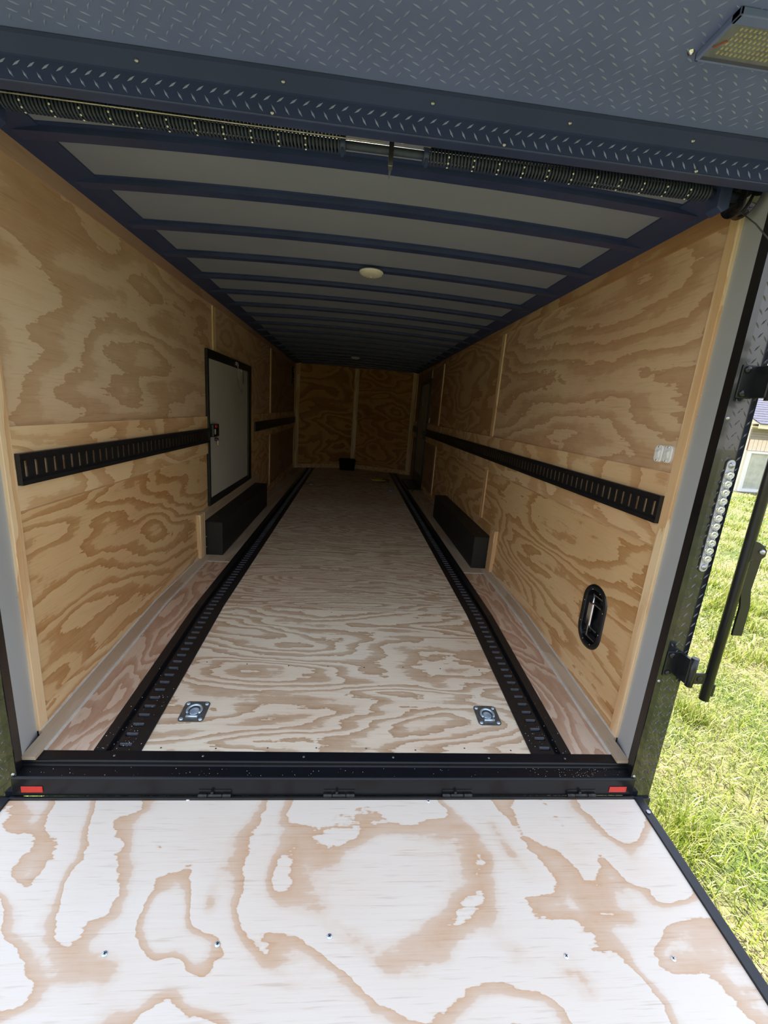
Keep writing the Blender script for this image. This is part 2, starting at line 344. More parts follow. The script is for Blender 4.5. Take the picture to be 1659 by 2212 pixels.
# ------------------------------------------------------------------ side walls
def wallbox(mb, s, d0, d1, y0, y1, z0, z1):
    x = sorted((s*(HW-d0), s*(HW-d1))); return mb.box(x[0], x[1], y0, y1, z0, z1)
def capsule(cy, cz, w, h, r, n=8, tilt=0.):
    pts = []
    for (sy, sz, a0) in ((1, 1, 0), (-1, 1, 90), (-1, -1, 180), (1, -1, 270)):
        for k in range(n+1):
            a = math.radians(a0+90*k/n); pts.append((sy*(w/2-r)+r*math.cos(a), sz*(h/2-r)+r*math.sin(a)))
    c, s_ = math.cos(tilt), math.sin(tilt)
    return [(cy+p*c-q*s_, cz+p*s_+q*c) for p, q in pts]
def holed_panel(name, s, y0, y1, z0, z1, hole, mat, parent, depth=.0):
    bm = bmesh.new(); x = s*HW
    def loop(pts):
        vs = [bm.verts.new((x, a, b)) for a, b in pts]; return [bm.edges.new((vs[i], vs[(i+1) % len(vs)])) for i in range(len(vs))]
    es = loop([(y0, fz(y0)+z0), (YBK, z0), (y1, z0), (y1, z1), (y0, z1)])+loop(hole)
    bmesh.ops.triangle_fill(bm, use_beauty=True, edges=es)
    me = bpy.data.meshes.new(name); 
    po = Vector(parent['o'])
    for v in bm.verts: v.co -= po
    bm.to_mesh(me); bm.free(); me.materials.append(mat)
    o = bpy.data.objects.new(name, me); COL.objects.link(o); o.parent = parent; o['o'] = tuple(po)
    sm = o.modifiers.new('solid', 'SOLIDIFY'); sm.thickness = .008; sm.offset = 1 if s > 0 else -1
    return o
def rect_panel(s, y0, y1, z0, z1, mat, parent, name='plywood_panel', t=.008, d=0.):
    mb = MB(); x = sorted((s*(HW-d), s*(HW-d+t)))
    ys = ybreaks(y0, y1) if z0 < .05 else [y0, y1]
    for a, b in zip(ys[:-1], ys[1:]):
        za, zb = (fz(a)+z0, fz(b)+z0) if z0 < .05 else (z0, z0)
        vs = [(xx, y, z) for xx in x for (y, z) in ((a, za), (a, z1), (b, zb), (b, z1))]
        mb.add(vs, [(0, 1, 3, 2), (4, 6, 7, 5), (0, 4, 5, 1), (2, 3, 7, 6), (0, 2, 6, 4), (1, 5, 7, 3)])
    return mb.build(name, mat, parent)
VENT = (.424, .350)
for s, wname in ((-1, 'wall_left'), (1, 'wall_right')):
    x = sorted((s*(HW+.012), s*1.285))
    if s < 0: wl_ = B(x[0], x[1], -.04, YN+.03, -.28, 2.2)
    else:
        wl_ = MB()   # shell with a pocket behind the recessed vent
        for a, b, c, d in ((-.04, .30, -.28, 2.2), (.55, YN+.03, -.28, 2.2), (.30, .55, .56, 2.2), (.30, .55, -.28, .14)): wl_.box(x[0], x[1], a, b, c, d)
        wl_.box(1.275, 1.285, .30, .55, .14, .56)
    wl_ = wl_.build(wname, M['black'], kind='structure')
    P = [M['wall%d' % k] for k in ((0, 3, 5, 1, 4, 0) if s < 0 else (2, 5, 3, 4, 1, 4))]
    up = [(.118, 2.345), (2.345, 4.81), (4.81, YN)]
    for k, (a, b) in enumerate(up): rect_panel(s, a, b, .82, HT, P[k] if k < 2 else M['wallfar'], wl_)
    for k, (a, b) in enumerate(up):
        if s > 0 and k == 0:
            holed_panel('plywood_panel', s, a, b, .0, .82, capsule(VENT[0], VENT[1], .175, .315, .0870, 8), P[3], wl_)
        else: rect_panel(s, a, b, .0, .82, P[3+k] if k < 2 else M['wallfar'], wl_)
    # boards that cross the seams
    spans = [(.118, 2.125), (3.60, YN)] if s < 0 else [(.118, 5.74), (6.735, YN)]
    for a, b in spans:
        rect_panel(s, a, b, .831, 1.131, M['band'], wl_, 'band_board', .012, .012)
        # (slot area stays plywood so it shows through the rail)
    rect_panel(s, .118, YN, 1.998, HT+.03, M['topL'] if s < 0 else M['wall5'], wl_, 'top_board', .009, .009)
    mb = MB(); xx = sorted((s*(HW-.009), s*HW))
    mb2 = MB(); fslab(mb2, xx[0], xx[1], .118, 1.86, .0, .090); mb2.build('kick_board', M['kick'], wl_)
    mb2 = MB(); xk = (4.02, YN) if s < 0 else (4.02, 5.73); fslab(mb2, xx[0], xx[1], xk[0], xk[1], .0, .090); mb2.build('kick_board', M['kick'], wl_)
    rect_panel(s, 1.95, 4.02, .0, .377, M['cove'] if s < 0 else M['wall1'], wl_, 'wheel_box_board', .011, .011)
    mb = MB(); wallbox(mb, s, .034, 0, 1.852, 1.955, .0, .377); mb.build('wheel_box_batten', M['pine'], wl_, bevel=.002)
    # vertical battens over the sheet joints
    bt = [(2.312, 2.378, 1.131, 1.998), (2.312, 2.378, .377, .831), (4.775, 4.845, 1.131, 1.998), (4.775, 4.845, .09, .831)]
    if s < 0: bt[0] = (2.312, 2.378, 1.652, 1.998); del bt[1]; bt.append((3.60, 3.70, .76, 1.20))
    else: bt += [(5.70, 5.72, 1.87, HT), ]
    for a, b, c, d in bt: mb = MB(); wallbox(mb, s, .012 if a != 3.60 else .018, 0, a, b, c, d); mb.build('batten', M['pine'], wl_, bevel=.0015)
    # rear end post of pine
    mb = MB(); xx = sorted((s*(HW-.013), s*(HW+.01))); mb.box(xx[0], xx[1], .074, .119, fz(.1)+.012, HT); mb.build('rear_post_board', M['pine'], wl_, bevel=.002)
    mb = MB(); xx = sorted((s*(HW-.016), s*HW)); mb.box(xx[0], xx[1], noseY(HW)-.085, noseY(HW)-.01, 0, HT); mb.build('corner_batten', M['pine'], wl_, bevel=.002)
# nose wall (V shaped)
nose = MB().slab([(-HW-.06, YN+.03, -.1), (0, YV+.05, -.1), (HW+.06, YN+.03, -.1), (HW+.06, YN+.08, -.1), (0, YV+.12, -.1), (-HW-.06, YN+.08, -.1)], (0, 0, 2.3)).build('wall_front', M['black'], kind='structure')
for s in (-1, 1):
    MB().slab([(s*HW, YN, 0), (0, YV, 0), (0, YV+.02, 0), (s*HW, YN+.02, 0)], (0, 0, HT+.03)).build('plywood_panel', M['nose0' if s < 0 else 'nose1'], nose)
    dx, dy = (YV-YN)/math.hypot(HW, YV-YN), HW/math.hypot(HW, YV-YN)
    MB().slab([(s*(HW-.02), noseY(HW-.02)-.0, 0), (s*(HW-.09), noseY(HW-.09), 0), (s*(HW-.09)-s*dx*.014*0, noseY(HW-.09)-.014, 0), (s*(HW-.02), noseY(HW-.02)-.014, 0)], (0, 0, HT)).build('corner_batten', M['pine'], nose)
    MB().slab([(s*(HW-.09), noseY(HW-.09), 0), (s*.045, noseY(.045), 0), (s*.045, noseY(.045)-.012, 0), (s*(HW-.09), noseY(HW-.09)-.012, 0)], (0, 0, .085)).build('kick_board', M['kick'], nose)
MB().slab([(-.047, YV-.012, 0), (.047, YV-.012, 0), (.047, YV-.032, 0), (-.047, YV-.032, 0)], (0, 0, HT+.02)).build('centre_batten', M['pine'], nose)

# ------------------------------------------------------------------ ceiling
def cz(x): return 2.088+.032*(1-(x/HW)**2)
N = 12
def arch(mb, xa, xb, y0, y1, dz0, dz1, n=N):
    xs = [xa+(xb-xa)*k/n for k in range(n+1)]; vs = []
    for x in xs: vs += [(x, y0, cz(x)+dz0), (x, y1, cz(x)+dz0), (x, y1, cz(x)+dz1), (x, y0, cz(x)+dz1)]
    fs = []
    for k in range(n):
        a = 4*k; b = a+4; fs += [(a, a+1, b+1, b), (a+1, a+2, b+2, b+1), (a+2, a+3, b+3, b+2), (a+3, a, b, b+3)]
    fs += [(3, 2, 1, 0), (4*n, 4*n+1, 4*n+2, 4*n+3)]
    return mb.add(vs, fs)
ceil = arch(MB(), -1.285, 1.285, -.05, YV+.1, .03, .10).build('ceiling', M['black'], kind='structure')
bows = [.25, .57, .965, 1.36, 1.775]+[2.17+.404*k for k in range(14)]
prev = .0
for k, yb_ in enumerate(bows+[YV]):
    ye = yb_+.028 if k < len(bows) else YV+.05
    arch(MB(), -1.225, 1.225, prev, ye-.0005, 0, .03).build('ceiling_panel', M['liner'], ceil); prev = ye
for yb_ in bows:
    h = arch(MB(), -1.2, 1.2, yb_, yb_+.052, -.022, 0)
    arch(h, -1.2, 1.2, yb_-.016, yb_, -.004, 0); arch(h, -1.2, 1.2, yb_+.052, yb_+.068, -.004, 0)
    h.build('roof_bow', M['bow'], ceil)
for s in (-1, 1):   # dark strips built in for the shade along the ceiling edges
    MB().slab([(s*1.2145, .0, 2.060), (s*1.2145, .0, 2.10), (s*1.105, 0, 2.0995), (s*1.105, 0, 2.0875), (s*1.17, 0, 2.074)], (0, noseY(1.2), 0)).build('edge_shade_strip', M['edgeshade'], ceil)
def dome(x, y, z, label):
    t = thing('dome_light', label, 'light', (x, y, z), 'round ceiling lights')
    MB().lathe([(.0001, 0), (.072, 0), (.074, -.006), (.070, -.010)], (x, y, z), n=32).build('base', M['whiteplastic'], t)
    MB().lathe([(.070, -.010), (.067, -.017), (.050, -.024), (.02, -.028), (.0001, -.029)], (x, y, z), n=32).build('lens', M['creamplastic'], t)
    MB().lathe([(.004, -.028), (.004, -.034), (.0001, -.035)], (x, y, z), n=8).build('switch_nub', M['creamplastic'], t)
dome(.018, 1.386, 2.096, 'cream round ceiling light under a roof bow, nearer the open door')
dome(-.055, 5.83, 2.096, 'small cream round ceiling light far back near the nose wall')

# ------------------------------------------------------------------ side door (left) and entry door (right)
def door(name, s, y0, y1, z0, z1, fr, leafm, seam):
    d = setting(name, (s*HW, y0, z0)); X = lambda a: s*(HW-a)
    mb = MB(); fb = fr
    for a, b, c, e_ in ((y0, y1, z1-fb[2], z1), (y0, y1, z0, z0+fb[3]), (y0, y0+fb[0], z0+fb[3], z1-fb[2]), (y1-fb[1], y1, z0+fb[3], z1-fb[2])):
        xx = sorted((X(0), X(.022))); mb.box(xx[0], xx[1], a, b, c, e_)
    mb.build('door_frame', M['black'], d, bevel=.002)
    xx = sorted((X(0), X(.010))); g = .006
    mb = MB().box(xx[0], xx[1], y0+fb[0]+g, y1-fb[1]-g, z0+fb[3]+g, z1-fb[2]-g); mb.build('door_leaf', leafm, d, bevel=.002)
    mb = MB(); xx = sorted((X(.0), X(.004))); mb.box(xx[0], xx[1], y0+fb[0], y1-fb[1], z0+fb[3], z1-fb[2]); mb.build('weather_seal', M['black'], d)
    return d
dl = door('door_1', -1, 2.125, 3.592, .388, 1.652, (.036, .135, .062, .052), M['doorleaf'], True)
X = -HW
# latch, key, hold-open chain
mb = MB().box(X+.008, X+.045, 2.17, 2.325, .962, 1.068); lt = mb.build('door_latch', M['black'], dl, bevel=.008)
MB().box(X+.045, X+.052, 2.20, 2.235, .985, 1.03).build('latch_lever', M['steel'], lt, bevel=.002)
MB().box(X+.044, X+.051, 2.215, 2.262, 1.038, 1.062).build('latch_button', M['red'], lt, bevel=.004)
kl = MB().lathe([(.0001, .03), (.014, .03), (.014, 0)], (X+.008, 2.31, .935), (1, 0, 0), 16).build('lock_cylinder', M['purple'], dl)
MB().box(X+.036, X+.039, 2.303, 2.317, .885, .930).build('key', M['chrome'], kl, bevel=.002)
def chain(path, r, link, mat, parent, name, s=1):
    mb = MB(); P = [Vector(p) for p in path]; L = sum((P[i+1]-P[i]).length for i in range(len(P)-1)); n = int(L/link); k = 0
    for q in range(n):
        t = q*link; i = 0
        while i < len(P)-2 and t > (P[i+1]-P[i]).length: t -= (P[i+1]-P[i]).length; i += 1
        d = (P[i+1]-P[i]).normalized(); c = P[i]+d*t; u = Vector((1, 0, 0)) if q % 2 else d.cross(Vector((1, 0, 0))).normalized()
        ring = [c+d*(link*.62*math.cos(a*math.pi/4))+u*(link*.3*math.sin(a*math.pi/4)) for a in range(9)]
        mb.tube(ring, r, 5, caps=False)
    return mb.build(name, mat, parent)
cx_ = X+.03
chain([(cx_, 2.985, 1.625), (cx_, 3.0, 1.56), (cx_, 3.02, 1.47), (cx_+.005, 3.08, 1.39), (cx_+.005, 3.13, 1.35), (cx_, 3.16, 1.38), (cx_, 3.19, 1.44)], .0022, .02, M['steel'], dl, 'holdback_chain')
mb = MB(); sp = [(cx_+.008*math.cos(a*.8), 3.2+.008*math.sin(a*.8), 1.44+a*.00085) for a in range(140)]; mb.tube(sp, .0016, 5); mb.build('chain_spring', M['darksteel'], dl)
MB().box(X+.02, X+.03, 2.95, 3.01, 1.605, 1.635).build('chain_bracket', M['steel'], dl, bevel=.002)
MB().box(X+.009, X+.022, 3.18, 3.22, 1.555, 1.58).build('chain_bracket', M['steel'], dl, bevel=.002)
dr = door('door_2', 1, 5.752, 6.725, .012, 1.858, (.045, .045, .06, .05), M['doorleafR'], True)
mb = MB().box(HW-.05, HW-.01, 5.84, 5.89, .86, 1.0); mb.box(HW-.07, HW-.05, 5.83, 5.98, .94, .965); mb.build('door_handle', M['black'], dr, bevel=.005)
MB().box(HW-.02, HW-.009, 5.80, 6.68, .065, .22).build('kick_plate', M['darksteel'], dr, bevel=.002)
chain([(HW-.03, 6.35, 1.79), (HW-.03, 6.33, 1.6), (HW-.03, 6.3, 1.45), (HW-.03, 6.25, 1.42), (HW-.03, 6.22, 1.6)], .0022, .022, M['steel'], dr, 'holdback_chain')

# ------------------------------------------------------------------ wheel boxes
for s, y0, y1, lab in ((-1, 1.992, 3.85, 'black wheel box against the left wall under the grey side door'), (1, 1.968, 3.79, 'black wheel box against the right wall, beyond the recessed vent')):
    t = thing('wheel_box', lab, 'wheel box', (s*1.145, y0, 0), 'black boxes over the wheels')
    x = sorted((s*1.065, s*(HW-.0115)))
    MB().box(x[0], x[1], y0, y1, .001, .285).build('shell', M['vinyl'], t, bevel=.004)
    xx = sorted((s*1.063, s*(HW-.0115))); mb = MB().box(xx[0], xx[1], y0-.002, y1+.002, .2865, .2885); mb.build('lid', M['vinyl'], t, bevel=.0008)
    for zz, xq in ((.07, 1.195), (.16, 1.195), (.287, 1.15)):
        MB().lathe([(.0001, .003), (.004, .002), (.005, 0)], (s*xq, y0-(.002 if zz < .28 else -.15), zz+(.002 if zz > .28 else 0)), (0, -1, 0) if zz < .28 else (0, 0, 1), 10).build('screw', M['steel'], t)

# ------------------------------------------------------------------ recessed vents
def vent(s, cy, cz_, w, h, label, deep):
    t = thing('wall_vent', label, 'vent', (s*HW, cy, cz_), 'recessed pull vents')
    X = lambda d: s*(HW-d)
    mb = MB(); o_ = capsule(cy, cz_, w, h, w/2-.004, 10); i_ = capsule(cy, cz_, w-.056, h-.062, (w-.056)/2-.012, 10); i2 = capsule(cy, cz_, w-.046, h-.050, (w-.046)/2-.008, 10); n = len(o_)
    pr = 1 if deep else 3.5
    rings = [[(X(.0005), a, b) for a, b in o_], [(X(.006*pr), cy+(a-cy)*.985, cz_+(b-cz_)*.985) for a, b in o_], [(X(.007*pr), a, b) for a, b in i2], [(X(.002), a, b) for a, b in i_]]
    vs = sum(rings, []); fs = [(r*n+k, r*n+(k+1) % n, (r+1)*n+(k+1) % n, (r+1)*n+k) for r in range(3) for k in range(n)]
    mb.add(vs, fs, 0, True); flat_normals(mb.build('flange', M['black'], t))
    dp = .046 if deep else -.001
    mb = MB(); rings = [[(X(.002), a, b) for a, b in i_], [(X(-dp), a, b) for a, b in i_]]; vs = sum(rings, [])
    mb.add(vs, [(k, (k+1) % n, n+(k+1) % n, n+k) for k in range(n)]+[tuple(range(n, 2*n))], 0); flat_normals(mb.build('recess', M['blackgloss'], t))
    xo = .0 if deep else .034
    b_ = MB()                                     # handle bar: tube with a wider grip in the middle
    b_.box(*sorted((X(-.012+xo), X(.002+xo))), cy+.012, cy+.052, cz_-.062, cz_+.066); hb = b_.build('handle_grip', M['chrome'], t, bevel=.006)
    b_ = MB().tube([(X(-.006+xo), cy+.024, cz_-.112), (X(-.006+xo), cy+.024, cz_+.112)], .0075, 12); b_.build('handle_bar', M['chrome'], t)
    for zz in (-.112, -.06, .066, .112): B(*sorted((X(-.030 if deep else .004), X(.0+xo))), cy-.052, cy+.030, cz_+zz-.003, cz_+zz+.003).build('handle_bracket', M['steel'], t)
    if deep:
        for q in range(3): B(*sorted((X(-.035), X(-.045))), cy-.058+q*.018, cy-.052+q*.018, cz_-.11, cz_+.11).build('louvre', M['darksteel'], t)
    for a in (20, 68, 112, 160, 200, 248, 292, 340):
        a = math.radians(a); py, pz = cy+(w/2-.014)*math.cos(a), cz_+(h/2-.016)*math.sin(a)*(.97 if abs(math.sin(a)) > .5 else 1.1)
        MB().lathe([(.0001, .002), (.003, .0015), (.0035, 0)], (X(.0065), py, pz), (-s, 0, 0), 8).build('screw', M['steel'], t)
vent(1, VENT[0], VENT[1], .198, .338, 'black oval recessed vent with chrome handle low on the right wall', True)
vent(-1, 6.92, 1.80, .17, .32, 'small dark oval vent high on the left wall near the nose', False)

# ------------------------------------------------------------------ switches by the right rear post
def switch(y, z, label, w=.047, h=.069, sc=1):
    t = thing('rocker_switch', label, 'switch', (HW, y, z), 'white switches on the right wall')
    mb = MB(); o_ = capsule(y, z, w, h, .017, 6); n = len(o_)
    rings = [[(HW, a, b) for a, b in o_], [(HW-.007, a, b) for a, b in o_], [(HW-.010, y+(a-y)*.86, z+(b-z)*.90) for a, b in o_]]
    vs = sum(rings, [])+[(HW-.010, y, z)]
    mb.add(vs, [(r*n+k, r*n+(k+1) % n, (r+1)*n+(k+1) % n, (r+1)*n+k) for r in range(2) for k in range(n)]+[(2*n+k, 2*n+(k+1) % n, 3*n) for k in range(n)]); flat_normals(mb.build('cover', M['whiteplastic'], t))
    mb = MB().slab([(HW-.010, y-.009, z-.017), (HW-.010, y-.009, z+.015), (HW-.0185, y-.009, z+.006), (HW-.012, y-.009, z-.017)], (0, .018, 0)); flat_normals(mb.build('rocker', M['whiteplastic'], t, bevel=.001))
    for q in (-.027, .027): MB().lathe([(.0001, .0022), (.0035, .0018), (.0042, 0)], (HW-.010, y, z+q), (-1, 0, 0), 10).build('screw', M['chrome'], t)
switch(.2145, 1.1985, 'white oval rocker switch on the right wall, farther from the rear post')
switch(.1635, 1.2005, 'white oval rocker switch on the right wall, beside the rear post')
switch(5.60, 1.185, 'small white switch on the right wall just before the entry door', .06, .09)

# ------------------------------------------------------------------ floor fittings
def dring(x, y, label, z=None):
    z = fz(y) if z is None else z; t = thing('tie_down_ring', label, 'tie-down ring', (x, y, z), 'recessed tie-down rings in the floor')
    T = Matrix.Translation((x, y, z)) @ Matrix.Rotation(math.atan(SL) if y < YBK else 0, 4, 'X')
    def tv(mb): mb.v = [tuple(T @ Vector(v)) for v in mb.v]; return mb
    n = 10; o_ = capsule(0, 0, .108, .116, .016, 4)
    k = len(o_); ci = [(.036*math.cos(2*math.pi*i/k+math.pi/k), .036*math.sin(2*math.pi*i/k+math.pi/k)) for i in range(k)]
    mb = MB(); vs = [(a, b, 0) for a, b in o_]+[(a, b, .0025) for a, b in o_]+[(a, b, .0025) for a, b in ci]+[(a*.9, b*.9, -.0) for a, b in ci]+[(a*.45, b*.45, .0008) for a, b in ci]
    mb.add(vs, [(r*k+i, r*k+(i+1) % k, (r+1)*k+(i+1) % k, (r+1)*k+i) for r in range(4) for i in range(k)]+[tuple(range(4*k, 5*k))]); flat_normals(tv(mb).build('plate', M['darksteel'], t))
    mb = MB().lathe([(.0001, .002), (.016, .0025), (.0185, .0045), (.021, .002), (.021, .0005)], (0, 0, .0005), n=24); tv(mb).build('dish', M['zinc'], t)
    ring = [(.030*math.cos(a), .030*math.sin(a)+.002, .008) for a in [math.radians(-40+260*i/20) for i in range(21)]]
    mb = MB().tube(ring, .0052, 8); tv(mb).build('ring', M['zinc'], t)
    mb = MB().tube([(-.024, -.033, .0065), (.024, -.033, .0065)], .0058, 8); tv(mb).build('hinge_bar', M['zinc'], t)
    for a in (-1, 1):
        for b in (-1, 1):
            mb = MB().lathe([(.0085, .0025), (.0075, .0048), (.003, .0056), (.0001, .0056)], (a*.040, b*.044, 0), n=12); mb.box(a*.040-.005, a*.040+.005, b*.044-.0011, b*.044+.0011, .0052, .0062); mb.box(a*.040-.0011, a*.040+.0011, b*.044-.005, b*.044+.005, .0052, .0062); tv(mb).build('screw', M['zinc'], t)
dring(-.662, .204, 'near left tie-down ring set in the floor plywood by the rear sill')
dring(.663, .207, 'near right tie-down ring set in the floor plywood by the rear sill')
dring(-.668, 5.50, 'far left tie-down ring in the dim floor near the nose')
dring(.650, 5.37, 'far right tie-down ring in the dim floor near the nose')
# ratchet strap heap
t = thing('ratchet_strap', 'yellow and black ratchet strap heaped on the far floor before the nose', 'strap', (.55, 6.32, 0))
mb = MB(); P = []
for k in range(60): a = k*.55; P.append((.50+.10*math.cos(a)*(1+.3*math.sin(k*.7))+.0*k, 6.32+.11*math.sin(a*1.13), .014+.022*abs(math.sin(k*.31))))
mb.tube(P, .009, 5); mb.build('webbing', M['yellow'], t)
mb = MB().box(.58, .70, 6.26, 6.34, .002, .045); mb.box(.55, .62, 6.22, 6.25, .002, .03); mb.build('ratchet', M['black'], t, bevel=.005)
mb = MB(); mb.tube([(.42, 6.30, .02), (.36, 6.36, .03), (.31, 6.33, .012), (.29, 6.37, .008)], .008, 6); mb.build('hook', M['steel'], t)
# black box at the nose
t = thing('battery_box', 'black lidded battery box on the floor against the nose wall', 'box', (-.11, 7.58, 0))
MB().slab([(-.26, 7.45, .002), (.045, 7.45, .002), (.06, 7.45, .17), (-.275, 7.45, .17)], (0, .2, 0)).build('body', M['boxblack'], t, bevel=.01)
MB().box(-.285, .07, 7.44, 7.66, .17, .235).build('lid', M['boxblack'], t, bevel=.025)
tag(MB().slab([(1.03, 5.50, .002), (1.05, 5.53, .002), (1.03, 5.545, .002)], (0, 0, .012)).build('wood_chip', M['vinyl'], origin=(1.035, 5.525, .002)), 'tiny dark chip lying on the floor before the black step plate', 'chip')

# ------------------------------------------------------------------ rear frame of the trailer
rf = setting('trim_1', (0, -.09, 0))
YR = -.09; ZB = -.205
def lug(mb, c, u, v, nrm, ang, L=.024, Wd=.0065, h=.0016):
    d = u*math.cos(ang)+v*math.sin(ang); e_ = v*math.cos(ang)-u*math.sin(ang); c = Vector(c)
    mb.add([c-d*L/2, c-e_*Wd/2, c+d*L/2, c+e_*Wd/2, c+nrm*h-d*L*.22, c+nrm*h+d*L*.22], [(0, 1, 4), (1, 5, 4), (1, 2, 5), (2, 3, 5), (3, 4, 5), (3, 0, 4)])
for s in (-1, 1):
    x = lambda a: s*a
    # grey reveal, flaring from the wall to the opening
    flat_normals(MB().slab([(x(1.223), .0745, -.12), (x(1.197), -.040, -.12), (x(1.212), -.040, -.12), (x(1.235), .0745, -.12)], (0, 0, 2.17)).build('grey_reveal', M['grey'], rf))
    for z in (.0, .55, 1.33, 1.97) if s > 0 else (.12, .52, 1.3): MB().lathe([(.0001, .002), (.004, .0015), (.005, 0)], (x(1.2225), .064, z+.02 if s > 0 else z), (-s, 0, 0), 10).build('screw', M['steel'], rf)
    flat_normals(MB().slab([(x(1.197), -.040, -.12), (x(1.182), YR, -.12), (x(1.285), YR, -.12), (x(1.285), -.040, -.12)], (0, 0, 2.32)).build('corner_post', M['black'], rf))
    flat_normals(MB().slab([(x(1.1825), YR-.0035, ZB), (x(1.205), YR-.0035, ZB), (x(1.205), YR, ZB), (x(1.1825), YR, ZB)], (0, 0, 2.22)).build('post_edge_strip', M['blackgloss'], rf))
    pl = MB(); xx = sorted((x(1.205), x(1.284))); pl.box(xx[0], xx[1], YR-.002, YR, ZB, 2.11); pp = pl.build('tread_plate', M['plate'], rf)
    lg = MB(); k = 0; z = -.12
    while z < 2.1:
        for q, xa in enumerate((1.212, 1.232, 1.252, 1.272)):
            lug(lg, (x(xa), YR-.002, z+(.010 if q % 2 else 0)), Vector((s, 0, 0)), Vector((0, 0, 1)), Vector((0, -1, 0)), math.radians(52 if q % 2 else 128)*1, .026, .0065, .0024)
        z += .039
    lg.build('tread_lugs', M['postlug'], pp, kind='stuff')
    for z in ((.35, 1.345, 1.9) if s > 0 else (.3, 1.2)): MB().lathe([(.0001, .004), (.0045, .003), (.006, 0)], (x(1.193), YR-.0035, z), (0, -1, 0), 10).build('screw', M['steel'], rf)
    MB().box(*sorted((x(1.195), x(1.287))), YR-.012, YR+.03, ZB-.035, ZB).build('post_foot', M['black'], rf, bevel=.002)
    MB().lathe([(.0001, .005), (.005, .004), (.006, 0)], (x(1.262), YR-.012, ZB-.018), (0, -1, 0), 10).build('bolt', M['steel'], rf)
    MB().lathe([(.0001, .005), (.005, .004), (.006, 0)], (x(1.193), YR-.0035, -.098), (0, -1, 0), 10).build('bolt', M['steel'], rf)
# sill
sl = [(0, -.081, .002), (-.045, -.0865), (-.050, -.0865)]
prof = [(.002, -.0805), (-.042, -.0835), (-.046, -.087), (-.047, -.0985), (-.0505, -.1025), (-.094, -.1060), (-.0995, -.1085), (-.1015, -.1125), (-.1015, -.186), (.002, -.186)]
pts = [(-1.2, a, b) for a, b in prof]
flat_normals(MB().slab(pts, (2.4, 0, 0)).build('rear_sill', M['sillm'], rf, bevel=.003))
mb = MB()
for k in range(150):
    a = random.random(); xk = random.uniform(-1.15, 1.15) if a < .5 else random.gauss(.98, .09)
    if abs(xk) > 1.16: continue
    yk = random.uniform(-.09, -.053); zk = -.1025-(-.0505-yk)*.08+.0003; r = random.uniform(.0004, .0012)
    mb.add([(xk-r, yk-r, zk), (xk+r, yk-r*.6, zk), (xk+r*.4, yk+r, zk), (xk, yk, zk+r)], [(0, 1, 3), (1, 2, 3), (2, 0, 3)])
for k in range(110):
    s = random.choice((-1, 1)); xk = s*random.uniform(.80, .96); yk = abs(random.gauss(0, .25)); r = random.uniform(.0006, .0017); zk = fz(yk)+(.005 if not .823 < abs(xk) < .9225 else -.003)
    mb.add([(xk-r, yk-r, zk), (xk+r, yk-r*.6, zk), (xk+r*.4, yk+r, zk), (xk, yk, zk+r)], [(0, 1, 3), (1, 2, 3), (2, 0, 3)])
o = mb.build('sawdust', M['whitepaint'], kind='stuff'); tag(o, 'pale specks of sawdust scattered on the black rear sill and floor tracks', 'sawdust')
for xk in (-.88, -.55, -.16, .2, .6, .93): MB().lathe([(.0001, .003), (.0035, .002), (.005, 0)], (xk, -.022, -.082), (0, 0, 1), 8).build('screw', M['darksteel'], rf)
for s, lab in ((-1, 'small red reflector at the left end of the rear sill face'), (1, 'small red reflector at the right end of the rear sill face')):
    x = sorted((s*1.092, s*1.166)); xx = x
    tag(MB().box(x[0], x[1], -.1048, -.1012, -.168, -.142).build('reflector', M['red'], origin=(s*1.13, -.1015, -.155), bevel=.002), lab, 'reflector', 'red rear reflectors')
# header above the opening and tread plate canopy
mb = MB().box(-1.2, 1.2, YR, -.05, 2.012, 2.115); mb.build('header_beam', M['bow'], rf, bevel=.003)
hp = MB().box(-1.2, 1.2, YR-.002, YR, 2.016, 2.064).build('header_plate', M['chan'], rf)
lg = MB(); k = 0; xk = -1.18
while xk < 1.19:
    for q in range(2): lug(lg, (xk+(.016 if q else 0), YR-.002, 2.029+q*.022), Vector((1, 0, 0)), Vector((0, 0, 1)), Vector((0, -1, 0)), math.radians(35 if q else 125), .024, .006, .002)
    xk += .034
lg.build('header_lugs', M['lugm'], hp, kind='stuff')
flat_normals(MB().slab([(-1.2, YR-.002, 2.064), (-1.2, YR-.008, 2.066), (-1.2, YR-.030, 2.094), (-1.2, YR-.032, 2.102), (-1.2, YR, 2.11)], (2.4, 0, 0)).build('header_channel', M['chan'], rf))
for xk in (-.63, -.27, .12, .5, .86): MB().lathe([(.0001, .004), (.0045, .003), (.0055, 0)], (xk, YR-.019, 2.080), (0, -.8, -.6), 10).build('screw', M['steel'], rf)
for xk in (-.3, .33, .9): MB().lathe([(.0001, .004), (.0045, .003), (.0055, 0)], (xk, YR-.002, 2.020), (0, -1, 0), 10).build('screw', M['steel'], rf)
sp = MB().box(-1.285, 1.285, -.66, YR-.02, 2.104, 2.20).build('canopy', M['spoil'], rf, bevel=.004)
lg = MB(); yk = -.655; r_ = 0
while yk < YR-.045:
    xk = -1.27+(.019 if r_ % 2 else 0); q = 0
    while xk < 1.28:
        lug(lg, (xk, yk, 2.104), Vector((1, 0, 0)), Vector((0, 1, 0)), Vector((0, 0, -1)), math.radians(25 if (q+r_) % 2 else 125), .024, .0055, .0016); xk += .038; q += 1
    yk += .021; r_ += 1
lg.build('canopy_lugs', M['lugm'], sp, kind='stuff')
# roof skin
arch(MB(), -1.285, 1.285, -.66, YV+.1, .10, .115).build('roof_skin', M['black'], rf)

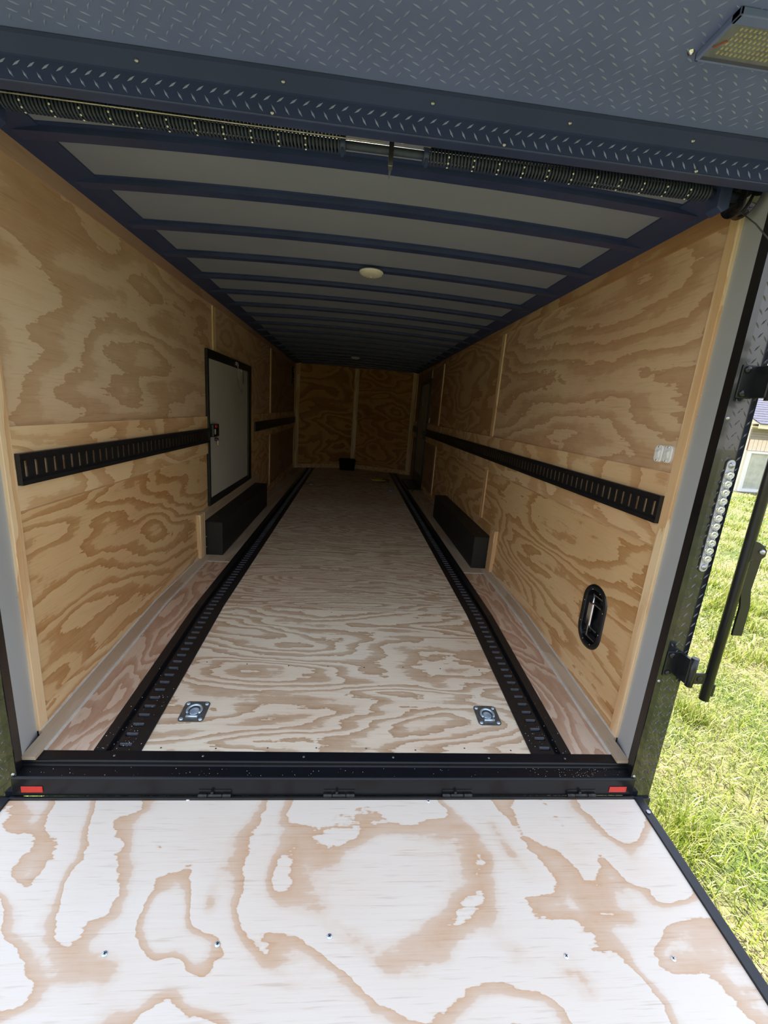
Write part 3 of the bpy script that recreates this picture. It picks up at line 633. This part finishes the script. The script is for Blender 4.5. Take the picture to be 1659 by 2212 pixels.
# loading light under the canopy
t = thing('loading_light', 'rectangular LED loading light with amber chips under the canopy at top right', 'light', (.80, -.39, 2.104))
mb = MB()
x0, x1, y0, y1 = .668, 1.02, -.452, -.336
for a in ((x0, x1, y0, y0+.022), (x0, x1, y1-.006, y1), (x0, x0+.008, y0, y1), (x1-.008, x1, y0, y1)): mb.box(*a, 2.089, 2.104)
mb.build('housing', M['spoil'], t, bevel=.002)
MB().box(x0+.008, x1-.008, y0+.022, y1-.006, 2.098, 2.1035).build('led_board', M['ledboard'], t)
for r_ in range(6):
    for c_ in range(26):
        xk = x0+.034+c_*.0105; yk = y1-.018-r_*.0118
        MB().box(xk, xk+.0042, yk-.0060, yk, 2.0958, 2.0982).build('led_chip', M['led'], t)
MB().box(x0+.006, x1-.006, y0+.020, y1-.004, 2.0905, 2.0918).build('lens', M['clear'], t)
MB().tube([(x0+.012, y1-.034, 2.096), (x0+.018, y1-.036, 2.0945), (x0+.028, y1-.050, 2.0945), (x0+.033, y1-.050, 2.096)], .0016, 6).build('wire', M['redwire'], t)
for k in range(14): pass
MB().lathe([(.0001, .006), (.006, .004), (.008, 0)], (x0-.012, y1-.002, 2.104), (0, 0, -1), 12).build('screw', M['chrome'], t)

# ------------------------------------------------------------------ counterbalance springs
t = thing('counterbalance_spring', 'dark twin coil springs with shaft and cable drums spanning the top of the doorway', 'spring', (0, .03, 2.033))
MB().tube([(-1.19, .03, 2.033), (1.19, .03, 2.033)], .0115, 12).build('shaft', M['springm'], t)
def coil(x0, x1, end):
    n = int((x1-x0)/.0105); pts = []
    for k in range(n*10+1): a = k*2*math.pi/10; pts.append((x0+(x1-x0)*k/(n*10), .03+.021*math.cos(a), 2.033+.021*math.sin(a)))
    c = MB().tube(pts, .0038, 5).build('coil', M['springm'], t)
    xk = x0+.06
    while xk < x1-.04:
        for a in (200, 235, 270):
            a = math.radians(a); MB().lathe([(.0001, .0022), (.0028, .001), (.003, 0)], (xk, .03+.0245*math.cos(a), 2.033+.0245*math.sin(a)), (0, math.cos(a), math.sin(a)), 6).build('paint_mark', M['whitepaint'], c)
        xk += .077
    mb = MB().lathe([(.012, -.008), (.024, -.008), (.024, .008), (.012, .008)], (end, .03, 2.033), (1, 0, 0), 18); mb.box(end-.004, end+.004, .01, .02, 1.996, 2.015); mb.build('end_cone', M['bow'], t)
coil(-1.055, -.125, -.118)
coil(.137, 1.04, .130)
mb = MB().box(.018, .032, .018, .042, 1.990, 2.088); mb.slab([(.018, .02, 1.995), (.032, .02, 1.995), (.024, .02, 1.955)], (0, .006, 0)); mb.build('centre_bracket', M['steel'], t)
for s in (-1, 1):
    MB().lathe([(.012, -.016), (.058, -.016), (.060, -.012), (.050, -.008), (.050, .012), (.060, .016), (.058, .02), (.012, .02)], (s*1.155, .03, 2.033), (1, 0, 0), 28).build('cable_drum', M['blackgloss'], t)
    MB().slab([(s*1.06, .0, 2.09), (s*1.10, 0, 2.09), (s*1.10, 0, 1.985), (s*1.08, 0, 1.972), (s*1.06, 0, 1.985)], (0, .05, 0)).build('end_bearing', M['bow'], t, bevel=.003)
MB().tube([(-1.1, -.047, 2.009), (0.0, -.047, 2.009)], .0017, 6).build('pull_cable', M['cable'], t)
MB().tube([(.05, .0, 2.040), (.09, .0, 2.046), (.14, .005, 2.043)], .004, 6).build('cable_tail', M['cable'], t)
for s in (-1, 1):
    o = MB().tube([(s*1.149, .005, 1.979), (s*1.163, -.045, 1.93), (s*1.245, -2.12, -.30)], .0021, 6).build('ramp_cable', M['darksteel'], origin=(s*1.149, .005, 1.979))
    tag(o, 'thin steel cable running from the %s drum down to the ramp' % ('right' if s > 0 else 'left'), 'cable', 'ramp lift cables')

# ------------------------------------------------------------------ ramp door
TH = math.tan(math.radians(5.0)); rz = lambda y: -.195+TH*(y+.1)
rp = thing('ramp_door', 'lowered ramp door faced with pale swirled plywood inside a black frame', 'ramp', (0, -.105, -.195))
def rbox(mb, x0, x1, y0, y1, a, b, mi=0):
    vs = [(x, y, rz(y)+z) for x in (x0, x1) for y in (y0, y1) for z in (a, b)]
    return mb.add(vs, [(0, 1, 3, 2), (4, 6, 7, 5), (0, 4, 5, 1), (2, 3, 7, 6), (0, 2, 6, 4), (1, 5, 7, 3)], mi)
rbox(MB(), -1.205, 1.205, -2.18, -.112, -.028, 0).build('ramp_panel', M['ramp'], rp)
for s in (-1, 1): mb = MB(); rbox(mb, *sorted((s*1.2055, s*1.243)), -2.2, -.103, -.055, .006); mb.build('side_rail', M['black'], rp, bevel=.002)
mb = MB(); rbox(mb, -1.2055, 1.2055, -.1115, -.1035, -.04, .010); rbox(mb, -1.2055, 1.2055, -2.2, -2.181, -.05, .006); mb.build('end_rail', M['black'], rp, bevel=.001)
mb = MB(); rbox(mb, -1.2, 1.2, -2.18, -.12, -.055, -.029); mb.build('underside', M['black'], rp)
for i, (x, y) in enumerate(((-.64, -.547), (-.341, -.534), (-.023, -.524), (.675, -.586), (1.002, -.600), (.34, -.118), (-.578, -.108))):
    mb = MB().lathe([(.0075, .0), (.0065, .0022), (.0001, .003)], (x, y, rz(y)+.0003), (0, 0, 1), 14)
    for a in (.6, .6+math.pi/2):
        c, s_ = math.cos(a), math.sin(a); T = Matrix.Translation((x, y, rz(y)+.003)) @ Matrix.Rotation(a, 4, 'Z'); mb.box(-.0045, .0045, -.0009, .0009, -.0005, .0005, 1, T)
    mb.build('screw', [M['zinc'] if i < 3 else M['whiteplastic'], M['black']], rp)
for k, x in enumerate((-.48, -.012, .456, .973)):
    t = MB(); 
    for a, b in ((-.06, -.028), (.028, .06)): t.tube([(x+a, -.1085, -.176), (x+b, -.1085, -.176)], .007, 10)
    t.tube([(x-.026, -.1085, -.176), (x+.026, -.1085, -.176)], .0062, 10); t.box(x-.06, x+.06, -.1035, -.1018, -.176, -.156); t.box(x-.014, x-.004, -.112, -.102, -.168, -.157)
    t.build('hinge', M['black'], rp)
mb = MB().tube([(1.224, -.17, rz(-.17)+.006), (1.224, -.17, rz(-.17)+.011)], .008, 10); mb.build('bolt', M['steel'], rp)

# ------------------------------------------------------------------ clear reversing light strip on the right rear post
XL = 1.2475; YL = YR-.002
t = thing('light_strip', 'clear LED light strip of eleven round lenses on the right rear post', 'light', (XL, YL, 1.01))
mb = MB(); o_ = [(XL+a, 1.008+b) for a, b in [(p[0], p[1]) for p in capsule(0, 0, .030, .404, .0145, 8)]]; n = len(o_)
vs = [(a, YL, b) for a, b in o_]+[(a, YL-.005, b) for a, b in o_]; mb.add(vs, [(k, (k+1) % n, n+(k+1) % n, n+k) for k in range(n)]+[tuple(range(n, 2*n))]); flat_normals(mb.build('base', M['stripbase'], t))
mb = MB(); vs = [(XL+(a-XL)*1.25, YL, 1.008+(b-1.008)*1.02) for a, b in o_]+[(XL+(a-XL)*1.2, YL-.003, 1.008+(b-1.008)*1.015) for a, b in o_]+[(a, YL-.003, b) for a, b in o_]; mb.add(vs, [(r*n+k, r*n+(k+1) % n, (r+1)*n+(k+1) % n, (r+1)*n+k) for r in (0, 1) for k in range(n)]); flat_normals(mb.build('gasket', M['blackgloss'], t))
for k in range(11):
    z = 1.158-k*.0302
    L_ = MB().lathe([(.0142, .0), (.0142, .004), (.0120, .0055), (.0115, .004), (.0085, .004), (.0080, .0065), (.0055, .0075), (.005, .005), (.0001, .005)], (XL, YL-.005, z), (0, -1, 0), 20).build('lens', M['chrome'] if 0 else M['zinclens'] if 'zinclens' in M else M['chrome'], t)
    MB().lathe([(.0146, .0), (.0146, .007), (.012, .010), (.004, .0115), (.0001, .0117)], (XL, YL-.005, z), (0, -1, 0), 20).build('lens_cap', M['clear'], L_)
for z in (1.192, .824): MB().lathe([(.010, 0), (.010, .004), (.0045, .005), (.0045, .008), (.0001, .009)], (XL, YL-.005, z), (0, -1, 0), 14).build('screw', M['steel'], t)

# ------------------------------------------------------------------ door lock: hinges, swung-out bar, handle
XB, YBAR = 1.340, -.150
t = thing('lock_bar', 'long black lock bar swung out beside the right rear post over the grass', 'bar', (XB, YBAR, .31))
def bracket(z):
    lf = MB().box(1.198, 1.252, YR-.008, YR-.0035, z-.052, z+.052).build('hinge', M['black'], t, bevel=.002)
    MB().tube([(1.264, YR-.058, z-.058), (1.264, YR-.058, z+.058)], .013, 14).build('knuckle', M['black'], lf)
    MB().box(1.246, 1.262, YR-.060, YR-.004, z-.050, z+.050).build('block', M['black'], lf, bevel=.003)
    for q in (-.037, .037): MB().lathe([(.011, 0), (.011, .004), (.008, .008), (.0001, .009)], (1.214, YR-.008, z+q), (0, -1, 0), 14).build('bolt', M['black'], lf)
bracket(.428); bracket(1.463)
MB().tube([(XB, YBAR, .315), (XB, YBAR, 2.02)], .0165, 20).build('rod', M['black'], t)
MB().box(XB+.012, XB+.022, YBAR-.012, YBAR+.012, .335, .385).build('rod_stop', M['black'], t, bevel=.002)
for z in (.402, 1.455): a = MB().box(1.266, XB-.004, -.152, -.143, z-.022, z+.022).build('hinge_arm', M['black'], t, bevel=.002); MB().lathe([(.0125, 0), (.0125, .002), (.010, .003), (.0001, .003)], (1.30, -.152, z), (0, -1, 0), 16).build('rivet', M['black'], a)
flat_normals(MB().slab([(XB, YBAR-.018, .950), (XB+.020, YBAR-.018, .945), (XB+.042, YBAR-.018, .932), (XB+.056, YBAR-.018, .915), (XB+.055, YBAR-.018, .895), (XB+.040, YBAR-.018, .883), (XB+.015, YBAR-.018, .885), (XB, YBAR-.018, .872)], (0, .012, 0)).build('handle_lug', M['black'], t, bevel=.002))
MB().lathe([(.0001, .008), (.007, .007), (.009, 0)], (XB+.036, YBAR-.018, .912), (0, -1, 0), 14).build('pivot_bolt', M['steel'], t)
hd = [(XB+.045, YBAR+.002, .930), (XB+.042, YBAR+.002, .865), (XB+.038, YBAR+.002, .765), (XB+.054, YBAR+.002, .700), (XB+.056, YBAR+.002, .585)]
mb = MB(); wv = Vector((.0195, 0, 0)); tv_ = Vector((0, .004, 0)); vs = []
for p in hd:
    p = Vector(p); vs += [p-wv-tv_, p+wv-tv_, p+wv+tv_, p-wv+tv_]
mb.add(vs, [(4*k+i, 4*k+(i+1) % 4, 4*k+4+(i+1) % 4, 4*k+4+i) for k in range(len(hd)-1) for i in range(4)]+[(3, 2, 1, 0), tuple(4*(len(hd)-1)+i for i in range(4))]); flat_normals(mb.build('handle', M['black'], t, bevel=.0015))

# ------------------------------------------------------------------ ground and grass
def ground_mat():
    m, n, l, b = nm('lawn_soil'); t = n.new('ShaderNodeTexCoord')
    z = n.new('ShaderNodeTexNoise'); z.inputs['Scale'].default_value = 1.6; z.inputs['Detail'].default_value = 8; l.new(t.outputs['Object'], z.inputs['Vector'])
    r = n.new('ShaderNodeValToRGB'); e = r.color_ramp.elements; l.new(z.outputs[0], r.inputs[0])
    e[0].position = .38; e[0].color = (.06, .09, .012, 1); e[1].position = .66; e[1].color = (.22, .18, .09, 1)
    l.new(r.outputs[0], b.inputs['Base Color']); b.inputs['Roughness'].default_value = .95
    z2 = n.new('ShaderNodeTexNoise'); z2.inputs['Scale'].default_value = 26; z2.inputs['Detail'].default_value = 6; l.new(t.outputs['Object'], z2.inputs['Vector'])
    bu = n.new('ShaderNodeBump'); bu.inputs['Strength'].default_value = .9; bu.inputs['Distance'].default_value = .05; l.new(z2.outputs[0], bu.inputs['Height']); l.new(bu.outputs[0], b.inputs['Normal']); return m
mb = MB(); mb.add([(-60, -60, GZ), (80, -60, GZ), (80, 90, GZ), (-60, 90, GZ)], [(0, 1, 2, 3)]); g = mb.build('ground', ground_mat(), kind='structure')
def grass_mat():
    m, n, l, b = nm('grass_blade'); gi = n.new('ShaderNodeNewGeometry'); r = n.new('ShaderNodeValToRGB'); l.new(gi.outputs['Random Per Island'], r.inputs[0]); e = r.color_ramp.elements
    e[0].position = 0; e[0].color = (.08, .14, .008, 1); e[1].position = 1; e[1].color = (.60, .52, .30, 1)
    q = e.new(.45); q.color = (.23, .30, .015, 1); q = e.new(.70); q.color = (.36, .40, .06, 1)
    l.new(r.outputs[0], b.inputs['Base Color']); b.inputs['Roughness'].default_value = .5
    tr = n.new('ShaderNodeBsdfTranslucent'); l.new(r.outputs[0], tr.inputs[0]); mx = n.new('ShaderNodeMixShader'); mx.inputs[0].default_value = .3
    l.new(b.outputs[0], mx.inputs[1]); l.new(tr.outputs[0], mx.inputs[2]); l.new(mx.outputs[0], n['Material Output'].inputs[0]); return m
def blades(x0, x1, y0, y1, dens, L, W_):
    A = (x1-x0)*(y1-y0); n = int(A*dens); p = rng.random((n, 2))*[x1-x0, y1-y0]+[x0, y0]
    # clumping
    c = rng.random((max(4, int(A*5)), 2))*[x1-x0, y1-y0]+[x0, y0]; k = rng.random(n) < .35; ci = rng.integers(0, len(c), n); j = rng.normal(0, .05, (n, 2))
    p[k] = (c[ci]+j)[k]
    keep = ~((np.abs(p[:, 0]) < 1.27) & (p[:, 1] > -2.25)); keep &= (p[:, 0] >= x0) & (p[:, 0] <= x1); p = p[keep]; k = k[keep]; n = len(p)
    ang = rng.random(n)*2*np.pi; lean = np.where(k, rng.normal(.5, .25, n), rng.normal(.95, .3, n)); ln = L*rng.uniform(.55, 1.35, n)*np.where(k, 1.25, 1)
    d = np.stack([np.cos(ang), np.sin(ang)], 1); w_ = W_*rng.uniform(.6, 1.3, n); sd = np.stack([-d[:, 1], d[:, 0]], 1)
    ph = rng.random(n)*2*np.pi; sd = sd*np.cos(ph*.2)[:, None]
    b = np.concatenate([p, np.full((n, 1), GZ-.003)], 1)
    m1 = b+np.concatenate([d*(ln*.45*np.sin(lean*.7))[:, None], (ln*.5*np.cos(lean*.7)).clip(.006)[:, None]], 1)
    tp = m1+np.concatenate([d*(ln*.55*np.sin(lean*1.3))[:, None], (ln*.5*np.cos(lean*1.3))[:, None]], 1); tp[:, 2] = np.maximum(tp[:, 2], GZ+.006)
    s3 = np.concatenate([sd*w_[:, None]/2, np.zeros((n, 1))], 1)
    V = np.stack([b-s3, b+s3, m1+s3*.85, m1-s3*.85, tp], 1).reshape(-1, 3)
    i = np.arange(n)*5
    return V, np.stack([i, i+1, i+2, i+3], 1), np.stack([i+3, i+2, i+4], 1)
def build_grass(name, regions):
    Vs, Q, T_ = [], [], []; o = 0
    for r in regions:
        V, q, t_ = blades(*r); Vs.append(V); Q.append(q+o); T_.append(t_+o); o += len(V)
    V = np.concatenate(Vs); Q = np.concatenate(Q); T_ = np.concatenate(T_)
    me = bpy.data.meshes.new(name); me.vertices.add(len(V)); me.vertices.foreach_set('co', V.ravel().astype(np.float32))
    me.loops.add(Q.size+T_.size); me.loops.foreach_set('vertex_index', np.concatenate([Q.ravel(), T_.ravel()]).astype(np.int32))
    me.polygons.add(len(Q)+len(T_)); ls = np.concatenate([np.arange(len(Q))*4, Q.size+np.arange(len(T_))*3]); me.polygons.foreach_set('loop_start', ls.astype(np.int32))
    me.update(calc_edges=True); me.validate(); me.materials.append(grass_mat()); ob = bpy.data.objects.new(name, me); COL.objects.link(ob); ob['kind'] = 'stuff'; return ob
gr = build_grass('grass', [(1.27, 3.0, -1.6, 2.2, 5200, .085, .0048), (3.0, 5.0, -1.0, 4.5, 1900, .09, .007), (1.3, 3.0, 2.2, 5.0, 1500, .09, .007),
                           (3.0, 9.0, 1.5, 9.0, 850, .09, .011), (9.0, 15.0, 3.0, 11.1, 360, .09, .018), (-2.6, -1.27, -1.6, 1.5, 2500, .085, .006), (1.27, 5, -4.5, -1.6, 900, .09, .008), (-3, 3, -6.5, -2.25, 500, .09, .010)])
tag(gr, 'sunlit yellow-green lawn with straw tufts beside the trailer', 'grass')

# trees behind the viewpoint; the glossy black posts mirror them
M['leaf'] = plain('tree_leaves', (.045, .085, .018), .6, 0, .4, 6); M['bark'] = plain('tree_bark', (.10, .075, .05), .9, 0, .2, 8)
for i, (tx, ty, hh, wd, lab) in enumerate([(-9, -13, 5.0, 2.6, 'low leafy tree left of the ramp, mirrored in the left post'), (-2.5, -15, 6.2, 3.0, 'tall leafy tree straight behind the ramp'), (4.2, -14, 5.2, 2.9, 'rounded leafy tree right of the ramp, mirrored in the right post'), (11, -15, 6.0, 3.2, 'broad leafy tree far right behind the ramp')]):
    t = thing('leafy_tree', lab, 'tree', (tx, ty, GZ), 'trees behind the ramp')
    MB().tube([(tx, ty, GZ), (tx+.1, ty, GZ+1.2), (tx, ty+.1, GZ+hh*.6)], [.22, .17, .10], 10).build('trunk', M['bark'], t)
    rt = random.Random(i); mb = MB()
    for k in range(2600):
        u = rt.uniform(0, 6.283); c_ = rt.uniform(-1, 1); rr = rt.uniform(.55, 1)**.5*(1+.16*math.sin(3*u+i)+.12*math.sin(5*c_*3+i)); s2 = math.sqrt(1-c_*c_)
        p = Vector((tx+wd*rr*s2*math.cos(u), ty+wd*rr*s2*math.sin(u), GZ+hh*.56+hh*.42*rr*c_)); a = Vector((rt.gauss(0, 1), rt.gauss(0, 1), rt.gauss(0, 1))).normalized(); b = a.orthogonal().normalized(); q = .26
        mb.add([p-a*q, p-b*q*.5, p+a*q, p+b*q*.5], [(0, 1, 2, 3)])
    mb.build('foliage', M['leaf'], t, kind='stuff')

# ------------------------------------------------------------------ house across the lawn
HX, HY = 12.98, 11.64
M['stucco'] = plain('cream_house_wall', (.80, .74, .62), .8, 0, .06, 6); M['siding'] = plain('grey_brown_siding', (.27, .24, .21), .7, 0, .08, 12)
M['shingle'] = plain('blue_grey_shingle', (.085, .085, .125), .85, 0, .25, 14); M['pinkboard'] = plain('cream_board', (.82, .70, .58), .7, 0, .06, 9); M['redgap'] = plain('red_brown_groove', (.32, .12, .09), .8)
M['fascia'] = plain('cream_fascia', (.80, .72, .55), .6, 0, .04, 9); M['paneglass'] = plain('pale_curtained_glass', (.45, .47, .42), .12, 0, .15, 5, coat=.5)
hs = thing('house', 'cream house with blue-grey shingle roof across the lawn at right', 'house', (HX, HY, GZ))
MB().box(HX, HX+9, HY+.02, HY+7, GZ, 1.8).build('wall', M['stucco'], hs)
for k in range(4): MB().box(HX-.02, HX+9, HY-.006*(k % 2)-.03, HY+.02, 1.32+k*.08, 1.395+k*.08).build('siding_board', M['siding'], hs)
for k in range(30): MB().box(HX+.02+k*.15, HX+.155+k*.15, HY-.02, HY+.02, .95, 1.31).build('vertical_board', M['pinkboard'], hs)
MB().box(HX, HX+4.6, HY-.005, HY+.01, .95, 1.31).build('board_backing', M['redgap'], hs)
for a in (0, 2.2):
    fr = MB(); x0, x1 = HX+.05+a, HX+1.05+a
    for q in ((x0, x1+1.0, .86, .93), (x0, x1+1.0, GZ+.02, GZ+.12), (x0, x0+.1, GZ+.12, .86), (x1-.05, x1+.05, GZ+.12, .86), (x1+.9, x1+1.0, GZ+.12, .86)): fr.box(q[0], q[1], HY-.06, HY+.02, q[2], q[3])
    w_ = fr.build('window', M['whiteplastic'], hs); MB().box(x0+.1, x1+.9, HY-.01, HY+.0, GZ+.12, .86).build('pane', M['paneglass'], w_)
MB().box(HX-.05, HX+9, HY-.1, HY+7, GZ-.02, GZ+.03).build('plinth', M['siding'], hs)
MB().box(HX-.12, HX+9, HY-.34, HY-.30, 1.66, 1.80).build('fascia', M['fascia'], hs)
MB().box(HX-.12, HX+9, HY-.30, HY+.02, 1.70, 1.72).build('soffit', M['fascia'], hs)
for k in range(22):
    y = HY-.38+k*.16; z = 1.79+k*.085
    MB().slab([(HX-.15, y, z), (HX+9, y, z), (HX+9, y+.2, z+.095), (HX-.15, y+.2, z+.095)], (0, 0, .028)).build('shingle_row', M['shingle'], hs)
MB().slab([(HX-.1, HY-.3, 1.8), (HX-.1, HY+3.1, 3.6), (HX-.1, HY+6.9, 1.8)], (9, 0, 0)).build('gable', M['stucco'], hs)
# a drab outbuilding edge / air unit further right is out of view

# tidy custom props
for o in bpy.data.objects:
    if 'o' in o: del o['o']
